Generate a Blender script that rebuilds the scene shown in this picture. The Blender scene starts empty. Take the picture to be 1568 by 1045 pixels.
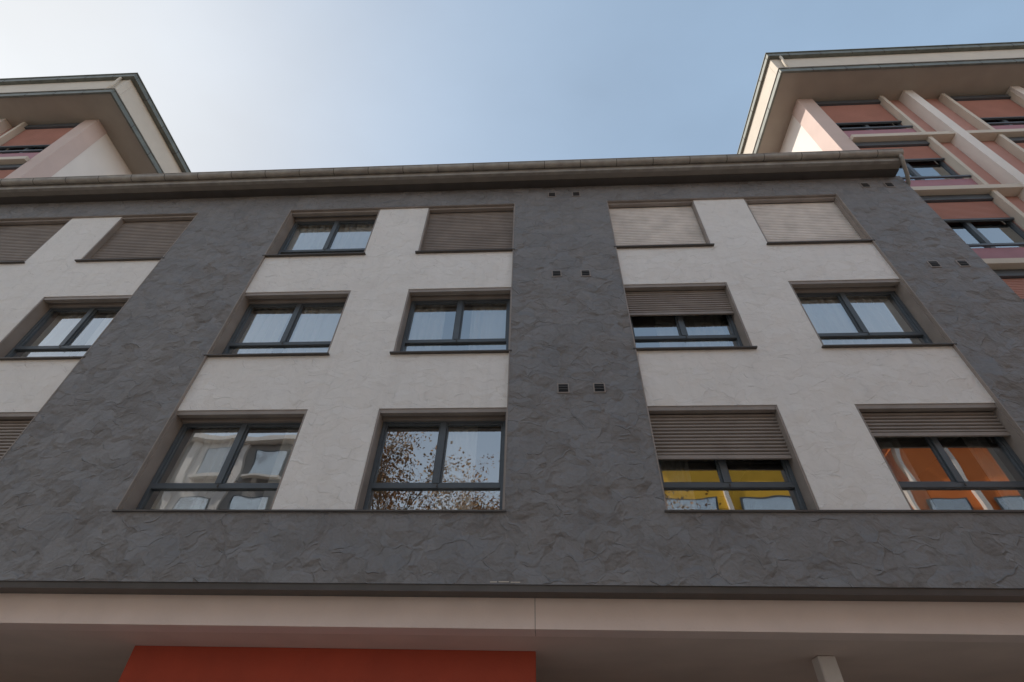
import bpy, math, random
from mathutils import Vector, Matrix
random.seed(7)
sc=bpy.context.scene
GZ=-1.6   # ground level (camera eye is at z=0)

# ------------------------------------------------------------------ materials
def newmat(name):
    m=bpy.data.materials.new(name); m.use_nodes=True
    nt=m.node_tree; b=nt.nodes['Principled BSDF']
    return m,nt,b
def N(nt,t,**kw):
    n=nt.nodes.new(t)
    for k,v in kw.items(): setattr(n,k,v)
    return n
def simple(name,col,rough=.6,metal=0,var=.12,scale=3,bump=0.0,bscale=40):
    m,nt,b=newmat(name); L=nt.links
    tc=N(nt,'ShaderNodeTexCoord')
    no=N(nt,'ShaderNodeTexNoise'); no.inputs['Scale'].default_value=scale; no.inputs['Detail'].default_value=6
    L.new(tc.outputs['Object'],no.inputs['Vector'])
    mr=N(nt,'ShaderNodeMapRange'); mr.inputs['From Min'].default_value=.3; mr.inputs['From Max'].default_value=.7
    mr.inputs['To Min'].default_value=1-var; mr.inputs['To Max'].default_value=1+var
    L.new(no.outputs['Fac'],mr.inputs['Value'])
    mx=N(nt,'ShaderNodeVectorMath',operation='SCALE'); mx.inputs[0].default_value=col[:3]
    L.new(mr.outputs[0],mx.inputs['Scale'])
    L.new(mx.outputs[0],b.inputs['Base Color'])
    b.inputs['Roughness'].default_value=rough; b.inputs['Metallic'].default_value=metal
    if bump:
        n2=N(nt,'ShaderNodeTexNoise'); n2.inputs['Scale'].default_value=bscale; n2.inputs['Detail'].default_value=4
        L.new(tc.outputs['Object'],n2.inputs['Vector'])
        bp=N(nt,'ShaderNodeBump'); bp.inputs['Strength'].default_value=bump; bp.inputs['Distance'].default_value=.01
        L.new(n2.outputs['Fac'],bp.inputs['Height']); L.new(bp.outputs[0],b.inputs['Normal'])
    return m
def stucco(name,col,amp,var,edge,stain,platev,ridgec,g0,g1,lump):
    """trowelled plaster: tilted plates, sparse ridges, soft dents, fine grain"""
    m,nt,b=newmat(name); L=nt.links
    tc=N(nt,'ShaderNodeTexCoord')
    wn=N(nt,'ShaderNodeTexNoise'); wn.inputs['Scale'].default_value=2.6; wn.inputs['Detail'].default_value=2
    L.new(tc.outputs['Object'],wn.inputs['Vector'])
    ws=N(nt,'ShaderNodeVectorMath',operation='SCALE'); ws.inputs['Scale'].default_value=.38
    L.new(wn.outputs['Color'],ws.inputs[0])
    ad=N(nt,'ShaderNodeVectorMath',operation='ADD'); L.new(tc.outputs['Object'],ad.inputs[0]); L.new(ws.outputs[0],ad.inputs[1])
    hs=[]; pc=None
    for sc_,rot,w in ((2.7,.5,.8),(5.0,-.7,.6)):
        mp=N(nt,'ShaderNodeMapping'); mp.inputs['Rotation'].default_value=(0,rot,0); mp.inputs['Scale'].default_value=(1,.3,1.5)
        L.new(ad.outputs[0],mp.inputs[0])
        vm=N(nt,'ShaderNodeVectorMath',operation='SCALE'); vm.inputs['Scale'].default_value=sc_; L.new(mp.outputs[0],vm.inputs[0])
        vo=N(nt,'ShaderNodeTexVoronoi'); vo.inputs['Scale'].default_value=1
        L.new(vm.outputs[0],vo.inputs['Vector'])
        df=N(nt,'ShaderNodeVectorMath',operation='SUBTRACT'); L.new(vm.outputs[0],df.inputs[0]); L.new(vo.outputs['Position'],df.inputs[1])
        cc=N(nt,'ShaderNodeVectorMath',operation='SUBTRACT'); L.new(vo.outputs['Color'],cc.inputs[0]); cc.inputs[1].default_value=(.5,.5,.5)
        dt=N(nt,'ShaderNodeVectorMath',operation='DOT_PRODUCT'); L.new(df.outputs[0],dt.inputs[0]); L.new(cc.outputs[0],dt.inputs[1])
        mu=N(nt,'ShaderNodeMath',operation='MULTIPLY'); mu.inputs[1].default_value=w; L.new(dt.outputs['Value'],mu.inputs[0]); hs.append(mu)
        if pc is None:
            pc=N(nt,'ShaderNodeSeparateColor'); L.new(vo.outputs['Color'],pc.inputs[0])
            ve=N(nt,'ShaderNodeTexVoronoi',feature='DISTANCE_TO_EDGE'); ve.inputs['Scale'].default_value=1
            L.new(vm.outputs[0],ve.inputs['Vector'])
    s1=N(nt,'ShaderNodeMath',operation='ADD'); L.new(hs[0].outputs[0],s1.inputs[0]); L.new(hs[1].outputs[0],s1.inputs[1])
    er=N(nt,'ShaderNodeMapRange'); er.inputs['From Min'].default_value=0; er.inputs['From Max'].default_value=.05; er.inputs['To Min'].default_value=1; er.inputs['To Max'].default_value=0
    L.new(ve.outputs['Distance'],er.inputs['Value'])
    gate=N(nt,'ShaderNodeTexNoise'); gate.inputs['Scale'].default_value=4.2; L.new(tc.outputs['Object'],gate.inputs['Vector'])
    gr=N(nt,'ShaderNodeMapRange'); gr.inputs['From Min'].default_value=g0; gr.inputs['From Max'].default_value=g1; L.new(gate.outputs['Fac'],gr.inputs['Value'])
    em=N(nt,'ShaderNodeMath',operation='MULTIPLY'); L.new(er.outputs[0],em.inputs[0]); L.new(gr.outputs[0],em.inputs[1])
    e2=N(nt,'ShaderNodeMath',operation='MULTIPLY'); L.new(em.outputs[0],e2.inputs[0]); e2.inputs[1].default_value=edge
    s2=N(nt,'ShaderNodeMath',operation='ADD'); L.new(s1.outputs[0],s2.inputs[0]); L.new(e2.outputs[0],s2.inputs[1])
    fn=N(nt,'ShaderNodeTexNoise'); fn.inputs['Scale'].default_value=28; fn.inputs['Detail'].default_value=6; L.new(tc.outputs['Object'],fn.inputs['Vector'])
    f2=N(nt,'ShaderNodeMath',operation='MULTIPLY'); f2.inputs[1].default_value=.10; L.new(fn.outputs['Fac'],f2.inputs[0])
    s3=N(nt,'ShaderNodeMath',operation='ADD'); L.new(s2.outputs[0],s3.inputs[0]); L.new(f2.outputs[0],s3.inputs[1])
    ln=N(nt,'ShaderNodeTexNoise'); ln.inputs['Scale'].default_value=5.5; ln.inputs['Detail'].default_value=2; L.new(ad.outputs[0],ln.inputs['Vector'])
    l2=N(nt,'ShaderNodeMath',operation='MULTIPLY'); l2.inputs[1].default_value=lump; L.new(ln.outputs['Fac'],l2.inputs[0])
    s4=N(nt,'ShaderNodeMath',operation='ADD'); L.new(s3.outputs[0],s4.inputs[0]); L.new(l2.outputs[0],s4.inputs[1])
    bp=N(nt,'ShaderNodeBump'); bp.inputs['Strength'].default_value=1; bp.inputs['Distance'].default_value=amp
    L.new(s4.outputs[0],bp.inputs['Height']); L.new(bp.outputs[0],b.inputs['Normal'])
    cn=N(nt,'ShaderNodeTexNoise'); cn.inputs['Scale'].default_value=1.3; cn.inputs['Detail'].default_value=7; cn.inputs['Roughness'].default_value=.65
    L.new(tc.outputs['Object'],cn.inputs['Vector'])
    mr=N(nt,'ShaderNodeMapRange'); mr.inputs['From Min'].default_value=.3; mr.inputs['From Max'].default_value=.7
    mr.inputs['To Min'].default_value=1-var; mr.inputs['To Max'].default_value=1+var; L.new(cn.outputs['Fac'],mr.inputs['Value'])
    mp3=N(nt,'ShaderNodeMapping'); mp3.inputs['Scale'].default_value=(7,1,.35); L.new(tc.outputs['Object'],mp3.inputs[0])
    sn=N(nt,'ShaderNodeTexNoise'); sn.inputs['Scale'].default_value=1; sn.inputs['Detail'].default_value=5; L.new(mp3.outputs[0],sn.inputs['Vector'])
    sr=N(nt,'ShaderNodeMapRange'); sr.inputs['From Min'].default_value=.5; sr.inputs['From Max'].default_value=.75; sr.inputs['To Min'].default_value=1; sr.inputs['To Max'].default_value=1-stain
    L.new(sn.outputs['Fac'],sr.inputs['Value'])
    mm=N(nt,'ShaderNodeMath',operation='MULTIPLY'); L.new(mr.outputs[0],mm.inputs[0]); L.new(sr.outputs[0],mm.inputs[1])
    pr=N(nt,'ShaderNodeMapRange'); pr.inputs['To Min'].default_value=1-platev; pr.inputs['To Max'].default_value=1+platev; L.new(pc.outputs[0],pr.inputs['Value'])
    m2=N(nt,'ShaderNodeMath',operation='MULTIPLY'); L.new(mm.outputs[0],m2.inputs[0]); L.new(pr.outputs[0],m2.inputs[1])
    rg=N(nt,'ShaderNodeMath',operation='MULTIPLY_ADD'); L.new(em.outputs[0],rg.inputs[0]); rg.inputs[1].default_value=ridgec; rg.inputs[2].default_value=1
    m3=N(nt,'ShaderNodeMath',operation='MULTIPLY'); L.new(m2.outputs[0],m3.inputs[0]); L.new(rg.outputs[0],m3.inputs[1])
    vs=N(nt,'ShaderNodeVectorMath',operation='SCALE'); vs.inputs[0].default_value=col; L.new(m3.outputs[0],vs.inputs['Scale'])
    L.new(vs.outputs[0],b.inputs['Base Color']); b.inputs['Roughness'].default_value=.66
    return m

M={}
M['gray']=stucco('gray_stucco',(.215,.205,.203),.10,.10,.12,.08,.065,.10,.50,.62,.5)
M['white']=stucco('white_stucco',(.81,.77,.73),.024,.035,.22,.05,.010,-.05,.54,.64,.6)
M['trim']=simple('dark_metal_trim',(.09,.078,.070),.45,.3)
M['brown']=simple('brown_shutter_metal',(.30,.255,.225),.5,.0)
M['lightsh']=simple('light_shutter_metal',(.84,.78,.73),.5,0)
M['frame']=simple('window_frame_dark',(.085,.100,.115),.4,0)
M['gutter']=simple('zinc_gutter',(.33,.30,.265),.5,.15,.2,5)
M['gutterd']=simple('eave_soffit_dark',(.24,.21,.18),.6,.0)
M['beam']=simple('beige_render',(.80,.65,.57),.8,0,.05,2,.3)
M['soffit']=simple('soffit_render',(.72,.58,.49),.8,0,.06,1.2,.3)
M['red']=simple('red_wall_paint',(.50,.070,.028),.6,0,.08,2,.2)
M['cream']=simple('cream_render',(.60,.535,.45),.8,0,.05,1.5,.2)
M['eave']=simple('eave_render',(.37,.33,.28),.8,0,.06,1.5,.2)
M['white2']=simple('offwhite_render',(.76,.71,.66),.8,0,.05,1.0,.2)
M['pinkc']=simple('pinkish_render',(.60,.47,.42),.8,0,.05,1.5)
M['salmon']=simple('salmon_render',(.50,.27,.225),.8,0,.06,2)
M['mauve']=simple('mauve_panel',(.38,.18,.21),.6,0,.08,2)
M['ggreen']=simple('green_gray_gutter',(.15,.16,.14),.5,.1,.2,4)
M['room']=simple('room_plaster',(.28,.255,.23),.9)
M['roof']=simple('roof_tiles',(.16,.09,.07),.8)
M['asphalt']=simple('asphalt',(.06,.06,.06),.85,0,.2,1.5,.5,60)
M['paving']=simple('paving',(.42,.38,.34),.85,0,.12,2,.3)
M['kerb']=simple('kerb_stone',(.35,.34,.32),.8)
M['paint']=simple('road_paint',(.75,.75,.73),.6)
M['groundm']=simple('ground_mat',(.14,.13,.11),.9,0,.2,.2)
M['yellow']=simple('yellow_render',(.86,.50,.05),.8,0,.06,1)
M['orange']=simple('orange_render',(.80,.22,.05),.8,0,.06,1)
M['greyb']=simple('grey_render',(.34,.32,.30),.8,0,.06,1)
M['bark']=simple('bark',(.16,.12,.09),.9,0,.3,8)
M['leaf']=simple('autumn_leaf',(.46,.25,.09),.7,0,.5,1.2)
M['leaf2']=simple('autumn_leaf_brown',(.34,.22,.10),.7,0,.4,1.2)
M['vslot']=simple('vent_slot',(.012,.012,.013),.8)
m,nt,b=newmat('sheer_curtain'); L=nt.links
b.inputs['Base Color'].default_value=(.90,.88,.85,1); b.inputs['Roughness'].default_value=.9
tr=N(nt,'ShaderNodeBsdfTranslucent'); tr.inputs[0].default_value=(.8,.8,.78,1)
mx=N(nt,'ShaderNodeMixShader'); mx.inputs[0].default_value=.15
L.new(b.outputs[0],mx.inputs[1]); L.new(tr.outputs[0],mx.inputs[2]); L.new(mx.outputs[0],nt.nodes['Material Output'].inputs[0])
M['curtain']=m
def glassmat(name,base,bd):
    m,nt,b=newmat(name); L=nt.links; nt.nodes.remove(b)
    t=N(nt,'ShaderNodeBsdfTransparent'); t.inputs[0].default_value=(.95,.97,.96,1)
    g=N(nt,'ShaderNodeBsdfGlossy'); g.inputs['Roughness'].default_value=.0; g.inputs[0].default_value=(.93,.97,1,1)
    fr=N(nt,'ShaderNodeFresnel'); fr.inputs[0].default_value=1.5
    a=N(nt,'ShaderNodeMath',operation='ADD'); a.inputs[1].default_value=base; a.use_clamp=True
    tc=N(nt,'ShaderNodeTexCoord'); no=N(nt,'ShaderNodeTexNoise'); no.inputs['Scale'].default_value=1.3; no.inputs['Detail'].default_value=1
    L.new(tc.outputs['Object'],no.inputs['Vector'])
    bp=N(nt,'ShaderNodeBump'); bp.inputs['Distance'].default_value=bd; bp.inputs['Strength'].default_value=1
    L.new(no.outputs['Fac'],bp.inputs['Height']); L.new(bp.outputs[0],g.inputs['Normal'])
    L.new(fr.outputs[0],a.inputs[0]); x=N(nt,'ShaderNodeMixShader'); L.new(a.outputs[0],x.inputs[0])
    L.new(t.outputs[0],x.inputs[1]); L.new(g.outputs[0],x.inputs[2]); L.new(x.outputs[0],nt.nodes['Material Output'].inputs[0])
    return m
M['glass']=glassmat('window_glass_mat',.36,.004)

# ------------------------------------------------------------------ mesh helper
class MB:
    def __init__(s): s.v=[];s.f=[];s.m=[];s.mats=[];s.sm=[]
    def mi(s,k):
        if k not in s.mats: s.mats.append(k)
        return s.mats.index(k)
    def poly(s,pts,k,smooth=False):
        i=len(s.v); s.v+= [tuple(p) for p in pts]; s.f.append(tuple(range(i,i+len(pts)))); s.m.append(s.mi(k)); s.sm.append(smooth)
    def box(s,x0,x1,y0,y1,z0,z1,k):
        if x0>x1:x0,x1=x1,x0
        if y0>y1:y0,y1=y1,y0
        if z0>z1:z0,z1=z1,z0
        i=len(s.v)
        s.v+=[(x0,y0,z0),(x1,y0,z0),(x1,y1,z0),(x0,y1,z0),(x0,y0,z1),(x1,y0,z1),(x1,y1,z1),(x0,y1,z1)]
        for q in ((0,3,2,1),(4,5,6,7),(0,1,5,4),(1,2,6,5),(2,3,7,6),(3,0,4,7)):
            s.f.append(tuple(i+a for a in q)); s.m.append(s.mi(k)); s.sm.append(False)
    def tube(s,pts,r,k,n=10,smooth=True):
        pts=[Vector(p) for p in pts]
        rs=r if isinstance(r,(list,tuple)) else [r]*len(pts)
        base=len(s.v)
        for j,p in enumerate(pts):
            d=(pts[min(j+1,len(pts)-1)]-pts[max(j-1,0)]).normalized()
            a=Vector((0,0,1)) if abs(d.z)<.9 else Vector((1,0,0))
            u=d.cross(a).normalized(); w=d.cross(u)
            for q in range(n):
                t=2*math.pi*q/n; s.v.append(tuple(p+(u*math.cos(t)+w*math.sin(t))*rs[j]))
        for j in range(len(pts)-1):
            for q in range(n):
                a=base+j*n+q; b2=base+j*n+(q+1)%n
                s.f.append((a,b2,b2+n,a+n)); s.m.append(s.mi(k)); s.sm.append(smooth)
        s.f.append(tuple(base+q for q in range(n))[::-1]); s.m.append(s.mi(k)); s.sm.append(False)
        s.f.append(tuple(base+(len(pts)-1)*n+q for q in range(n))); s.m.append(s.mi(k)); s.sm.append(False)
    def extrude(s,prof,a,b,axis,k,smooth=False,caps=True):
        f=(lambda t,p:(t,p[0],p[1])) if axis=='x' else (lambda t,p:(p[0],t,p[1]))
        for i in range(len(prof)):
            p,q=prof[i],prof[(i+1)%len(prof)]
            s.poly([f(a,p),f(b,p),f(b,q),f(a,q)],k,smooth)
        if caps:
            s.poly([f(a,p) for p in prof],k); s.poly([f(b,p) for p in prof][::-1],k)
    def make(s,name,parent=None,bevel=0):
        me=bpy.data.meshes.new(name); me.from_pydata(s.v,[],s.f)
        for k in s.mats: me.materials.append(M[k])
        me.polygons.foreach_set('material_index',s.m); me.polygons.foreach_set('use_smooth',s.sm)
        me.update(); o=bpy.data.objects.new(name,me); sc.collection.objects.link(o)
        if parent: o.parent=parent
        if bevel:
            md=o.modifiers.new('bevel','BEVEL'); md.width=bevel; md.segments=2; md.limit_method='ANGLE'
        return o
def empty(name):
    o=bpy.data.objects.new(name,None); sc.collection.objects.link(o); return o

# ------------------------------------------------------------------ main building
A=empty('apartment_building')
XL,XR=-14.85,8.25
ZB,ZS3,ZT3,ZS2,ZT2,ZS1,ZT1,ZTOP=2.06,2.954,4.62,5.746,7.411,8.535,10.256,10.93
GY=-.045
rows=[(ZS3,ZT3),(ZS2,ZT2),(ZS1,ZT1)]
groups=[(-12.95,-7.84,-10.95,-9.73),(-5.65,-.465,-3.553,-2.442),(1.591,6.592,3.503,4.602)]
w=MB()
w.box(XL,XR,GY,.3,ZB,ZS3,'gray')
w.box(XL,XR,GY,.3,ZT1,ZTOP,'gray')
for a,b_ in ((XL,-12.95),(-7.84,-5.65),(-.465,1.591),(6.592,XR)):
    w.box(a,b_,GY,.3,ZS3,ZT1,'gray')
w.make('gray_walls',A)
w=MB()
wins=[]
for g0,g1,p0,p1 in groups:
    w.box(p0,p1,0,.3,ZS3,ZT1,'white')
    for a,b_ in ((g0,p0),(p1,g1)):
        w.box(a,b_,0,.3,ZT3,ZS2,'white'); w.box(a,b_,0,.3,ZT2,ZS1,'white')
    for a,b_ in ((g0,p0),(p1,g1)):
        for ri,(z0,z1) in enumerate(rows): wins.append((a,b_,z0,z1,ri))
w.make('white_walls',A)
t=MB()
for g0,g1,p0,p1 in groups:
    for x,s in ((g0,1),(g1,-1)):
        t.box(x-.004*s,x+.012*s,GY-.006,.02,ZS3,ZT1,'brown')
    t.box(g0-.03,g1+.03,-.075,-.0,ZS3-.02,ZS3+.004,'trim')
    for (a,b_) in ((g0,p0),(p1,g1)):
        for zs in (ZS2,ZS1):
            t.box(a-.035,b_+.035,-.06,.03,zs-.018,zs+.004,'trim')
    t.box(g0,g1,GY+.005,.02,ZT1-.015,ZT1+.002,'brown')
t.make('sills_and_edge_trim',A)
cols=['F','E','A','B','C','D']
shut={('F',2):('full','brown'),('E',2):('full','brown'),('B',2):('full','brown'),('C',2):('full','lightsh'),('D',2):('full','lightsh'),
      ('C',1):(6.70,'brown'),('C',0):(3.80,'brown'),('D',0):(4.18,'brown'),('E',0):('full','brown'),('F',0):(3.9,'brown')}
curt={('A',0):[(.03,.43,.42),(.80,.99,.42)],('B',0):[(.50,.76,.4)],('C',0):[(.02,.3,.5)],('D',0):[(.06,.34,.5),(.82,.98,.5)],
      ('E',1):[(.03,.5,.42),(.6,.98,.42)],('F',1):[(0.03,.4,.5)],('A',1):[(.02,.40,.42),(.5,.98,.35)],('B',1):[(.02,.34,.40),(.60,.98,.4)],('C',1):[(.3,.97,.5)],
      ('D',1):[(.03,.97,.35)],('A',2):[(.02,.98,.35)]}
fr=MB();gl=MB();sh=MB();cu=MB();rm=MB();rv=MB()
for i,(a,b_,z0,z1,ri) in enumerate(wins):
    key=(cols[i//3],ri)
    rv.box(a+.003,a+.030,.006,.27,z0+.005,z1-.003,'brown'); rv.box(b_-.030,b_-.003,.006,.27,z0+.005,z1-.003,'brown')
    rv.box(a+.031,b_-.031,.014,.10,z1-.075,z1-.003,'brown'); rv.box(a+.031,b_-.031,.17,.27,z1-.09,z1-.003,'brown')
    rv.box(a+.031,b_-.031,.03,.27,z0+.004,z0+.02,'trim')
    x0,x1,zb,zt=a+.031,b_-.031,z0+.02,z1-.06
    yf0,yf1=.225,.295
    F=.055
    fr.box(x0,x0+F,yf0,yf1,zb,zt,'frame'); fr.box(x1-F,x1,yf0,yf1,zb,zt,'frame')
    fr.box(x0+F,x1-F,yf0,yf1,zb,zb+F,'frame'); fr.box(x0+F,x1-F,yf0,yf1,zt-F,zt,'frame')
    tz=zb+.44
    fr.box(x0+F,x1-F,yf0-.004,yf1,tz,tz+.07,'frame')
    xm=(x0+x1)/2
    fr.box(xm-.045,xm+.045,yf0-.012,yf1,tz+.07,zt-F,'frame')
    for (s0,s1) in ((x0+F,xm-.045),(xm+.045,x1-F)):
        q=.026; yy=yf0+.018
        fr.box(s0,s0+q,yy,yf1-.01,tz+.07,zt-F,'frame'); fr.box(s1-q,s1,yy,yf1-.01,tz+.07,zt-F,'frame')
        fr.box(s0+q,s1-q,yy,yf1-.01,tz+.07,tz+.096,'frame'); fr.box(s0+q,s1-q,yy,yf1-.01,zt-F-q,zt-F,'frame')
        jy=random.uniform(-.004,.004); jz=random.uniform(-.006,.006)
        gl.poly([(s0+q,.27+jy,tz+.096),(s1-q,.27-jy,tz+.096),(s1-q,.27-jy+jz,zt-F-q),(s0+q,.27+jy+jz,zt-F-q)],'glass')
    gl.poly([(x0+F,.268,zb+F),(x1-F,.268,zb+F),(x1-F,.268,tz),(x0+F,.268,tz)],'glass')
    fr.box(xm+.01,xm+.03,yf0-.03,yf0-.013,tz+.01,tz+.05,'trim')
    if key in shut:
        bot,mat=shut[key]; bot=z0+.03 if bot=='full' else bot
        z=z1-.08; P=.058
        while z-P>bot:
            sh.poly([(x0+.002,.128,z),(x1-.002,.128,z),(x1-.002,.108,z-.014),(x0+.002,.108,z-.014)],mat)
            sh.poly([(x0+.002,.108,z-.014),(x1-.002,.108,z-.014),(x1-.002,.108,z-.038),(x0+.002,.108,z-.038)],mat)
            sh.poly([(x0+.002,.108,z-.038),(x1-.002,.108,z-.038),(x1-.002,.136,z-P+.008),(x0+.002,.136,z-P+.008)],mat)
            sh.poly([(x0+.002,.136,z-P+.008),(x1-.002,.136,z-P+.008),(x1-.002,.128,z-P),(x0+.002,.128,z-P)],'trim')
            z-=P
        sh.box(x0+.002,x1-.002,.106,.142,z-.055,z,mat)
    X0,X1,Z0,Z1,Y1=a-.2,b_+.2,z0-.02,z1+.15,3.2
    rm.poly([(X0,Y1,Z0),(X1,Y1,Z0),(X1,Y1,Z1),(X0,Y1,Z1)],'room')
    rm.poly([(X0,.3,Z0),(X0,Y1,Z0),(X0,Y1,Z1),(X0,.3,Z1)],'room'); rm.poly([(X1,.3,Z0),(X1,Y1,Z0),(X1,Y1,Z1),(X1,.3,Z1)],'room')
    rm.poly([(X0,.3,Z1),(X1,.3,Z1),(X1,Y1,Z1),(X0,Y1,Z1)],'white2'); rm.poly([(X0,.3,Z0),(X1,.3,Z0),(X1,Y1,Z0),(X0,Y1,Z0)],'room')
    for (f0,f1,yc) in curt.get(key,[]):
        xa=x0+(x1-x0)*f0; xb=x0+(x1-x0)*f1; n=int((xb-xa)/.012); ph=random.random()*6
        prev=None
        for q in range(n+1):
            x=xa+(xb-xa)*q/n
            yt=yc+.030*math.sin(x*44+ph)+.018*math.sin(x*21+ph*2)
            yb=yc+.045*math.sin(x*40+ph)+.03*math.sin(x*17+ph*2)
            xo=.03*math.sin(x*9+ph)
            cur=((x,yt,zt+.02),(x+xo,yb,zb+.02))
            if prev: cu.poly([prev[0],cur[0],cur[1],prev[1]],'curtain',True)
            prev=cur
rv.make('window_reveals',A);fr.make('window_frames',A,.004);gl.make('window_glass',A);sh.make('roller_shutters',A);cu.make('curtains',A);rm.make('rooms',A)
v=MB()
for x,zs in ((.38,(10.56,7.71,4.93)),(.93,(10.55,7.70,4.93)),(7.33,(10.56,7.74,4.93)),(7.84,(10.55,7.74,4.93))):
    for z in zs:
        y0=GY; h=.092
        v.box(x-h,x+h,y0-.014,y0+.01,z-h,z+h,'brown')
        v.box(x-h+.02,x+h-.02,y0-.018,y0-.0145,z-h+.02,z+h-.02,'vslot')
        for q in (-.025,.025): v.box(x-h+.02,x+h-.02,y0-.026,y0-.019,z+q-.006,z+q+.006,'trim')
v.make('wall_vents',A)
e=MB()
e.box(XL,XR-.12,-.40,GY-.002,ZTOP-.02,ZTOP+.05,'gutterd')
e.box(XL,XR-.12,-.235,GY-.002,ZTOP-.045,ZTOP-.022,'trim')
e.box(XL,XR-.12,-.44,-.36,ZTOP-.03,ZTOP+.20,'gutter')
e.make('eave_boards',A,.004)
g=MB()
cyg,czg,rg=-.50,ZTOP+.20,.085
prof=[(cyg-rg*math.cos(math.pi*q/12),czg-.95*rg*math.sin(math.pi*q/12)*1.35) for q in range(13)]
prof2=[(cyg-(rg-.006)*math.cos(math.pi*q/12),czg-.95*(rg-.006)*math.sin(math.pi*q/12)*1.35) for q in range(13)][::-1]
g.extrude(prof+prof2,XL,XR-.10,'x','gutter')
g.tube([(XL,cyg-rg,czg+.004),(XR-.10,cyg-rg,czg+.004)],.012,'gutter',8)
x=XL+.3
while x<XR-.1:
    pr=[(cyg-(rg+.004)*math.cos(math.pi*q/12),czg+.006-.95*(rg+.006)*math.sin(math.pi*q/12)*1.35) for q in range(13)]
    pr2=[(cyg-(rg-.004)*math.cos(math.pi*q/12),czg+.006-.95*(rg-.004)*math.sin(math.pi*q/12)*1.35) for q in range(13)][::-1]
    g.extrude(pr+pr2,x,x+.016,'x','trim'); x+=.82
g.tube([(XR-.17,cyg,czg-.08),(XR-.17,cyg+.01,czg-.2),(XR-.12,-.36,czg-.33),(XR-.02,-.2,czg-.42),(XR+.06,-.02,czg-.5),(XR+.07,.1,czg-.6),(XR+.07,.1,GZ)],.04,'gutter',12)
g.make('gutter',A)
f=MB()
f.box(XL,XR,-.03,.19,1.985,ZB-.002,'trim')
f.make('drip_trim',A)
f=MB()
BY=.195
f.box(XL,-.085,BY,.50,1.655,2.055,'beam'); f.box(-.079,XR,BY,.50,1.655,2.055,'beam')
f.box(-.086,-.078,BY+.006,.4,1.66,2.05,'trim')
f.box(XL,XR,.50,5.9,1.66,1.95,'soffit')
f.box(-5.42,-.09,1.2,1.5,GZ,1.659,'red')
f.box(XL,XR,5.6,5.9,GZ,1.659,'soffit')
f.make('ground_floor_beam_and_walls',A,.004)
f=MB()
for cx_ in (3.52,7.9,-9.5,-14.4):
    f.box(cx_-.11,cx_+.11,1.2,1.42,GZ,1.658,'white2')
f.make('columns',A,.02)
f=MB()
for (xa,xb,dz) in ((-.60,-.52,0),(-.5,-.38,.003),(-.36,-.25,-.002)):
    f.box(xa,xb,GY-.003,GY+.01,ZB+.02+dz,ZB+.03+dz,'cream')
f.make('chipped_render',A)
r=MB()
r.box(XL,XL+.2,.31,12,2.06,ZTOP,'white2'); r.box(XR-.2,XR,.31,12,2.06,ZTOP,'gray'); r.box(XL,XR,11.8,12,GZ,ZTOP,'white2')
r.box(XL,XL+.2,6,12,GZ,2.06,'white2'); r.box(XR-.2,XR,6,12,GZ,2.06,'gray')
for (xa,xb) in ((XL,XR-.1),):
    r.poly([(xa,-.42,ZTOP+.2),(xb,-.42,ZTOP+.2),(xb,6,ZTOP+1.6),(xa,6,ZTOP+1.6)],'roof')
    r.poly([(xa,12.4,ZTOP+.2),(xb,12.4,ZTOP+.2),(xb,6,ZTOP+1.6),(xa,6,ZTOP+1.6)],'roof')
    r.poly([(xb,-.3,ZTOP+.12),(xb,12,ZTOP+.12),(xb,6,ZTOP+1.58)],'cream'); r.poly([(xa,-.3,ZTOP+.12),(xa,12,ZTOP+.12),(xa,6,ZTOP+1.58)],'cream')
r.make('shell_and_roof',A)

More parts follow.
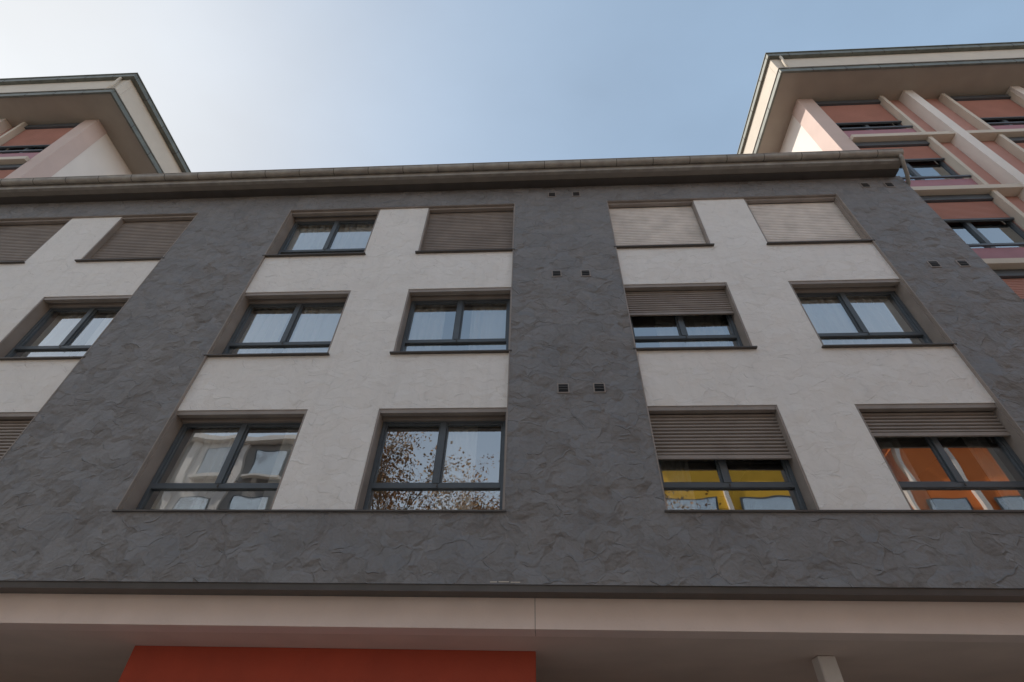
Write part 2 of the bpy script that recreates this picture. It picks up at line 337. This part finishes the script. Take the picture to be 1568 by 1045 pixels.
# ------------------------------------------------------------------ taller wings
def wing(x0,s,yf,ovx,ovy,gx):
    B=empty('apartment_building')
    X=lambda t:x0+s*t
    ZSO=17.3; W=26; yb=15
    m=MB()
    def bx(t0,t1,y0,y1,z0,z1,k): m.box(X(t0),X(t1),y0,y1,z0,z1,k)
    bx(.03,.3,yf+.48,yb,GZ,ZSO,'white2')
    bx(0,.48,yf,yf+.478,GZ,ZSO,'pinkc')
    bx(.03,W,yb,yb+.2,GZ,ZSO,'white2')
    bx(W-.2,W,yf+.5,yb,GZ,ZSO,'white2')
    m.make('side_walls_and_corner_pier',B,.008)
    m=MB(); fm=MB(); gm=MB()
    def add(mm,t0,t1,y0,y1,z0,z1,k): mm.box(X(t0),X(t1),y0,y1,z0,z1,k)
    floors=[GZ,.1,2.95,5.8,8.68,11.55,14.42]
    bays=[]
    piers=[]
    t=.52; flip=False
    while t<W-3:
        if not flip: bays.append((t,t+2.0)); piers.append((t+2.72,t+3.0)); t+=3.0
        else: bays.append((t+1.0,t+2.95)); piers.append((t+2.97,t+3.25)); t+=3.25
        flip=not flip
    prev=.48
    for (a,b_) in bays:
        if a>prev+.001: add(m,prev,a,yf+.16,yf+.4,GZ,ZSO,'salmon')
        prev=b_
    add(m,prev,W,yf+.16,yf+.4,GZ,ZSO,'salmon')
    for i,z in enumerate(floors):
        zn=floors[i+1] if i+1<len(floors) else ZSO
        if i<1: continue
        add(m,.485,W,yf-.10,yf+.155,z-.09,z+.07,'cream')
        for (a,b_) in bays:
            if a>1: add(m,a-.11,a-.003,yf-.04,yf+.158,z+.072,zn-.092,'cream')
            add(m,b_+.003,b_+.11,yf-.04,yf+.158,z+.072,zn-.092,'cream')
            add(m,a,b_,yf+.05,yf+.3,z+.09,z+.62,'mauve')
            add(m,a-.001,b_+.001,yf+.0,yf+.045,z+.66,z+.72,'frame')
            wz0,wz1=z+.66,zn-.10
            F=.06
            add(fm,a,a+F,yf+.18,yf+.26,wz0,wz1,'frame'); add(fm,b_-F,b_,yf+.18,yf+.26,wz0,wz1,'frame')
            add(fm,a+F,b_-F,yf+.18,yf+.26,wz0,wz0+F,'frame'); add(fm,a+F,b_-F,yf+.18,yf+.26,wz1-F,wz1,'frame')
            mm_=(a+b_)/2; add(fm,mm_-.05,mm_+.05,yf+.17,yf+.26,wz0+F,wz1-F,'frame')
            gm.box(X(a+F),X(b_-F),yf+.225,yf+.23,wz0+F,wz1-F,'glass')
            add(fm,a+.001,b_-.001,yf+.06,yf+.175,wz1-.20,wz1-.002,'frame')
            d=random.choice([.75,.9,1.0,1.2,1.0])
            if i==6: d=1.55
            zz=wz1-.205
            while zz-.05>wz1-d:
                fm.poly([(X(a+.02),yf+.135,zz),(X(b_-.02),yf+.135,zz),(X(b_-.02),yf+.12,zz-.04),(X(a+.02),yf+.12,zz-.04)],'salmon')
                fm.poly([(X(a+.02),yf+.12,zz-.04),(X(b_-.02),yf+.12,zz-.04),(X(b_-.02),yf+.135,zz-.05),(X(a+.02),yf+.135,zz-.05)],'salmon'); zz-=.05
            add(fm,a+.001,b_-.001,yf+.10,yf+.159,zz-.05,zz,'frame')
            fm.poly([(X(a),yf+1.2,wz0),(X(b_),yf+1.2,wz0),(X(b_),yf+1.2,wz1),(X(a),yf+1.2,wz1)],'room')
            for tt in (a,b_): fm.poly([(X(tt),yf+.3,wz0),(X(tt),yf+1.2,wz0),(X(tt),yf+1.2,wz1),(X(tt),yf+.3,wz1)],'room')
            for q in (wz0,wz1): fm.poly([(X(a),yf+.3,q),(X(b_),yf+.3,q),(X(b_),yf+1.2,q),(X(a),yf+1.2,q)],'room')
    for (a,b_) in piers: add(m,a,b_,yf-.14,yf+.157,GZ,ZSO-.002,'white2')
    add(m,.49,W,yf+.157,yf+.4,GZ,.0,'greyb')
    m.make('front_wall',B); fm.make('windows_and_shutters',B); gm.make('window_glass',B)
    k=MB()
    ex,ey=-ovx,yf-ovy
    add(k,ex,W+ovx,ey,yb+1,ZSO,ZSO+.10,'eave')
    add(k,ex-.07,W+ovx,ey-.07,ey-.002,ZSO-.05,ZSO+.20,'ggreen')
    add(k,ex-.07,ex-.002,ey-.001,yb+1,ZSO-.05,ZSO+.20,'ggreen')
    add(k,ex-.10,W+ovx,ey-.10,ey-.071,ZSO+.16,ZSO+.20,'gutter')
    add(k,ex-.10,ex-.071,ey-.0705,yb+1,ZSO+.16,ZSO+.20,'gutter')
    add(k,ex+.02,W+ovx,ey+.02,ey+.2,ZSO+.101,18.62,'cream')
    add(k,ex+.02,ex+.2,ey+.201,yb+1,ZSO+.101,18.62,'cream')
    add(k,ex-gx,W+ovx,ey-.10,ey+.018,18.55,18.76,'ggreen')
    add(k,ex-gx,ex+.018,ey+.019,yb+1,18.55,18.76,'ggreen')
    add(k,ex-gx-.03,W+ovx,ey-.13,ey-.06,18.75,18.79,'ggreen')
    add(k,ex-gx-.03,ex-gx+.03,ey-.059,yb+1,18.75,18.79,'ggreen')
    tt=ex+.6
    while tt<W:
        add(k,tt,tt+.03,ey-.106,ey-.05,18.545,18.765,'trim'); add(k,tt+.3,tt+.33,ey-.076,ey-.03,ZSO-.055,ZSO+.155,'trim'); tt+=1.0
    yy=ey+.7
    while yy<yb:
        add(k,ex-gx-.006,ex,yy,yy+.03,18.545,18.755,'trim'); add(k,ex-.076,ex-.03,yy+.4,yy+.43,ZSO-.055,ZSO+.155,'trim'); yy+=1.0
    k.make('eaves_and_gutters',B,.01)
    k=MB()
    k.tube([(X(ex+.32),ey-.05,18.62),(X(ex+.32),ey-.06,18.4),(X(ex+.27),ey-.05,18.0),(X(ex+.25),ey-.04,17.45)],.04,'cream',10)
    k.make('downpipe',B)
    k=MB(); P=lambda t,y,z:(X(t),y,z)
    hy=(ey+yb+1)/2; hh=20.6; e0=ex; e1=W+ovx
    k.poly([P(e0,ey,18.7),P(e1,ey,18.7),P(e1-8,hy,hh),P(e0+8,hy,hh)],'roof'); k.poly([P(e0,yb+1,18.7),P(e1,yb+1,18.7),P(e1-8,hy,hh),P(e0+8,hy,hh)],'roof')
    k.poly([P(e0,ey,18.7),P(e0+8,hy,hh),P(e0,yb+1,18.7)],'roof'); k.poly([P(e1,ey,18.7),P(e1-8,hy,hh),P(e1,yb+1,18.7)],'roof')
    k.make('roof',B)
wing(8.48,1,.75,.72,.82,.07)
wing(-14.9,-1,.52,.96,.82,.16)

# ------------------------------------------------------------------ opposite side of the street
def opposite(x0,x1,y,zt,ma,mb):
    B=empty('apartment_building'); m=MB(); g=MB()
    m.box(x0,x1,y-10,y,GZ,zt,ma)
    m.box(x0-.3,x1+.3,y-10.3,y+.5,zt,zt+.25,'white2')
    n=int((x1-x0)/3.0); dx=(x1-x0)/n
    for i in range(n):
        xa=x0+dx*i
        if i%3==2: m.box(xa+.05,xa+dx-.05,y,y+.12,GZ+3,zt-.01,mb)
        m.box(xa-.12 if i else xa,xa+.12,y,y+.2,GZ,zt-.005,'white2')
        z=GZ+3.4
        while z<zt-1.8:
            g.box(xa+.7,xa+dx-.7,y+.13,y+.17,z,z+1.5,'glass'); m.box(xa+.6,xa+dx-.6,y+.121,y+.129,z-.08,z+1.58,'frame')
            m.box(xa+.5,xa+dx-.5,y+.13,y+.5,z-.3,z-.15,'white2')
            z+=2.85
    m.make('walls',B); g.make('window_glass',B)
opposite(5.2,17,-17,14.6,'yellow','orange')
opposite(17.6,40,-17,14.9,'orange','yellow')
opposite(-44,-13,-17,15.2,'greyb','white2')

# ------------------------------------------------------------------ trees across the street (seen in the panes)
def tree(x,y,h,seed):
    rnd=random.Random(seed); T=empty('autumn_tree'); b=MB(); l=MB()
    def branch(p,d,ln,r,lv):
        pts=[p];rs=[r];n=4
        for i in range(n):
            d=(d+Vector((rnd.uniform(-.18,.18),rnd.uniform(-.18,.18),rnd.uniform(-.02,.14)))).normalized()
            pts.append(pts[-1]+d*ln/n); rs.append(r*(1-.45*(i+1)/n))
        b.tube(pts,rs,'bark',5 if lv else 10)
        if lv>=3:
            for i in range(34):
                c=pts[rnd.randint(1,n)]+Vector([rnd.gauss(0,.26) for _ in range(3)])
                a=Vector([rnd.uniform(-1,1) for _ in range(3)]).normalized(); c2=a.cross(Vector((rnd.random(),rnd.random(),1))).normalized()
                s_=rnd.uniform(.05,.085)
                l.poly([c-a*s_,c+c2*s_*.7,c+a*s_,c-c2*s_*.7],'leaf' if rnd.random()<.6 else 'leaf2')
        if lv>=4:
            return
        for i in range(5 if lv<3 else 3):
            q=rnd.uniform(.35,1); idx=min(n-1,int(q*n)); pp=pts[idx].lerp(pts[idx+1],q*n-idx if q<1 else 1)
            nd=(d+Vector((rnd.uniform(-1,1),rnd.uniform(-1,1),rnd.uniform(-.1,.7)))*.75).normalized()
            branch(pp,nd,ln*rnd.uniform(.55,.75),rs[idx+1]*.6,lv+1)
    base=Vector((x,y,GZ))
    b.tube([base,base+Vector((.05,0,h*.18)),base+Vector((0,.05,h*.34))],[.26,.2,.17],'bark',12)
    for i in range(5):
        an=i*1.26+rnd.random(); branch(base+Vector((0,.05,h*(.28+.015*i))),Vector((math.cos(an)*.5,math.sin(an)*.5,1)).normalized(),h*.3,.11,1)
    b.make('trunk_and_limbs',T); l.make('foliage',T)
tree(-5.9,-13.6,16.5,3)
tree(2.6,-13.8,13.5,5)

# ------------------------------------------------------------------ ground
def sheet(name,x0,x1,y0,y1,z,k,thick=None):
    m=MB()
    if thick: m.box(x0,x1,y0,y1,z-thick,z,k)
    else: m.poly([(x0,y0,z),(x1,y0,z),(x1,y1,z),(x0,y1,z)],k)
    return m.make(name)
sheet('ground',-600,600,-600,600,GZ-.16,'groundm')
sheet('road',-300,300,-13.0,-7.5,GZ-.13,'asphalt')
sheet('pavement',-300,300,-7.38,6,GZ,'paving',.15)
sheet('pavement',-300,300,-17,-13.12,GZ,'paving',.15)
sheet('kerb',-300,300,-7.5,-7.38,GZ+.003,'kerb',.15)
sheet('kerb',-300,300,-13.12,-13.0,GZ+.003,'kerb',.15)
m=MB(); x=-100
while x<100: m.poly([(x,-10.3,GZ-.126),(x+3,-10.3,GZ-.126),(x+3,-10.18,GZ-.126),(x,-10.18,GZ-.126)],'paint'); x+=7
m.make('road_marking')

# ------------------------------------------------------------------ light
az,el=math.radians(-76),math.radians(42)
S=Vector((math.sin(az)*math.cos(el),math.cos(az)*math.cos(el),math.sin(el)))
wd=bpy.data.worlds.new('World'); sc.world=wd; wd.use_nodes=True; nt=wd.node_tree; L=nt.links
bg=nt.nodes['Background']; sky=N(nt,'ShaderNodeTexSky',sky_type='NISHITA'); sky.sun_disc=False
sky.sun_elevation=el; sky.sun_rotation=az; sky.dust_density=3.5; sky.air_density=1.0; sky.ozone_density=1.0; sky.altitude=200
ST=.15
K=.78/ST
a1=N(nt,'ShaderNodeVectorMath',operation='ADD'); a1.inputs[1].default_value=(K,K*.93,K*.84); L.new(sky.outputs[0],a1.inputs[0])
m1=N(nt,'ShaderNodeVectorMath',operation='MULTIPLY'); m1.inputs[1].default_value=(K,K*.93,K*.84); L.new(sky.outputs[0],m1.inputs[0])
d1=N(nt,'ShaderNodeVectorMath',operation='DIVIDE'); L.new(m1.outputs[0],d1.inputs[0]); L.new(a1.outputs[0],d1.inputs[1])
tc=N(nt,'ShaderNodeTexCoord'); sx=N(nt,'ShaderNodeSeparateXYZ'); L.new(tc.outputs['Generated'],sx.inputs[0])
hr=N(nt,'ShaderNodeMapRange'); hr.inputs['From Min'].default_value=0; hr.inputs['From Max'].default_value=.72; hr.inputs['To Min'].default_value=1; hr.inputs['To Max'].default_value=0
L.new(sx.outputs['Z'],hr.inputs['Value'])
hz=N(nt,'ShaderNodeVectorMath',operation='SCALE'); hz.inputs[0].default_value=(.72/ST,.65/ST,.58/ST); L.new(hr.outputs[0],hz.inputs['Scale'])
mpn=N(nt,'ShaderNodeMapping'); mpn.inputs['Scale'].default_value=(1,1.6,2.2); L.new(tc.outputs['Generated'],mpn.inputs[0])
cn=N(nt,'ShaderNodeTexNoise'); cn.inputs['Scale'].default_value=1.7; cn.inputs['Detail'].default_value=5; cn.inputs['Roughness'].default_value=.5; L.new(mpn.outputs[0],cn.inputs['Vector'])
cr=N(nt,'ShaderNodeMapRange'); cr.inputs['From Min'].default_value=.3; cr.inputs['From Max'].default_value=.7; cr.inputs['To Min'].default_value=.86; cr.inputs['To Max'].default_value=1.14; L.new(cn.outputs['Fac'],cr.inputs['Value'])
hv=N(nt,'ShaderNodeVectorMath',operation='SCALE'); hv.inputs[0].default_value=(.20/ST,.285/ST,.385/ST); L.new(cr.outputs[0],hv.inputs['Scale'])
fa=N(nt,'ShaderNodeVectorMath',operation='ADD'); L.new(d1.outputs[0],fa.inputs[0]); L.new(hv.outputs[0],fa.inputs[1])
fb=N(nt,'ShaderNodeVectorMath',operation='ADD'); L.new(fa.outputs[0],fb.inputs[0]); L.new(hz.outputs[0],fb.inputs[1])
L.new(fb.outputs[0],bg.inputs[0]); bg.inputs[1].default_value=ST
sl=bpy.data.lights.new('sun','SUN'); sl.energy=4.2; sl.angle=math.radians(.53); sl.color=(1,.92,.82)
so=bpy.data.objects.new('sun',sl); sc.collection.objects.link(so); so.rotation_euler=(-S).to_track_quat('-Z','Y').to_euler(); so.location=S*60

# ------------------------------------------------------------------ camera
f_=786.6;p,y,r_=[math.radians(q) for q in (43.54,-3.96,1.81)]
Fv=Vector((math.sin(y)*math.cos(p),math.cos(y)*math.cos(p),math.sin(p)))
R0=Vector((math.cos(y),-math.sin(y),0)); U0=R0.cross(Fv); c,s=math.cos(r_),math.sin(r_)
Rv=c*R0+s*U0; Uv=-s*R0+c*U0
cd=bpy.data.cameras.new('camera'); cd.sensor_width=36; cd.lens=f_/1568*36; cd.clip_end=2000; cd.clip_start=.05
co=bpy.data.objects.new('camera',cd); sc.collection.objects.link(co)
mt=Matrix((Rv,Uv,-Fv)).transposed().to_4x4(); mt.translation=Vector((0,-6.3,0)); co.matrix_world=mt
sc.camera=co
sc.view_settings.view_transform='Standard'; sc.view_settings.look='None'; sc.view_settings.exposure=0
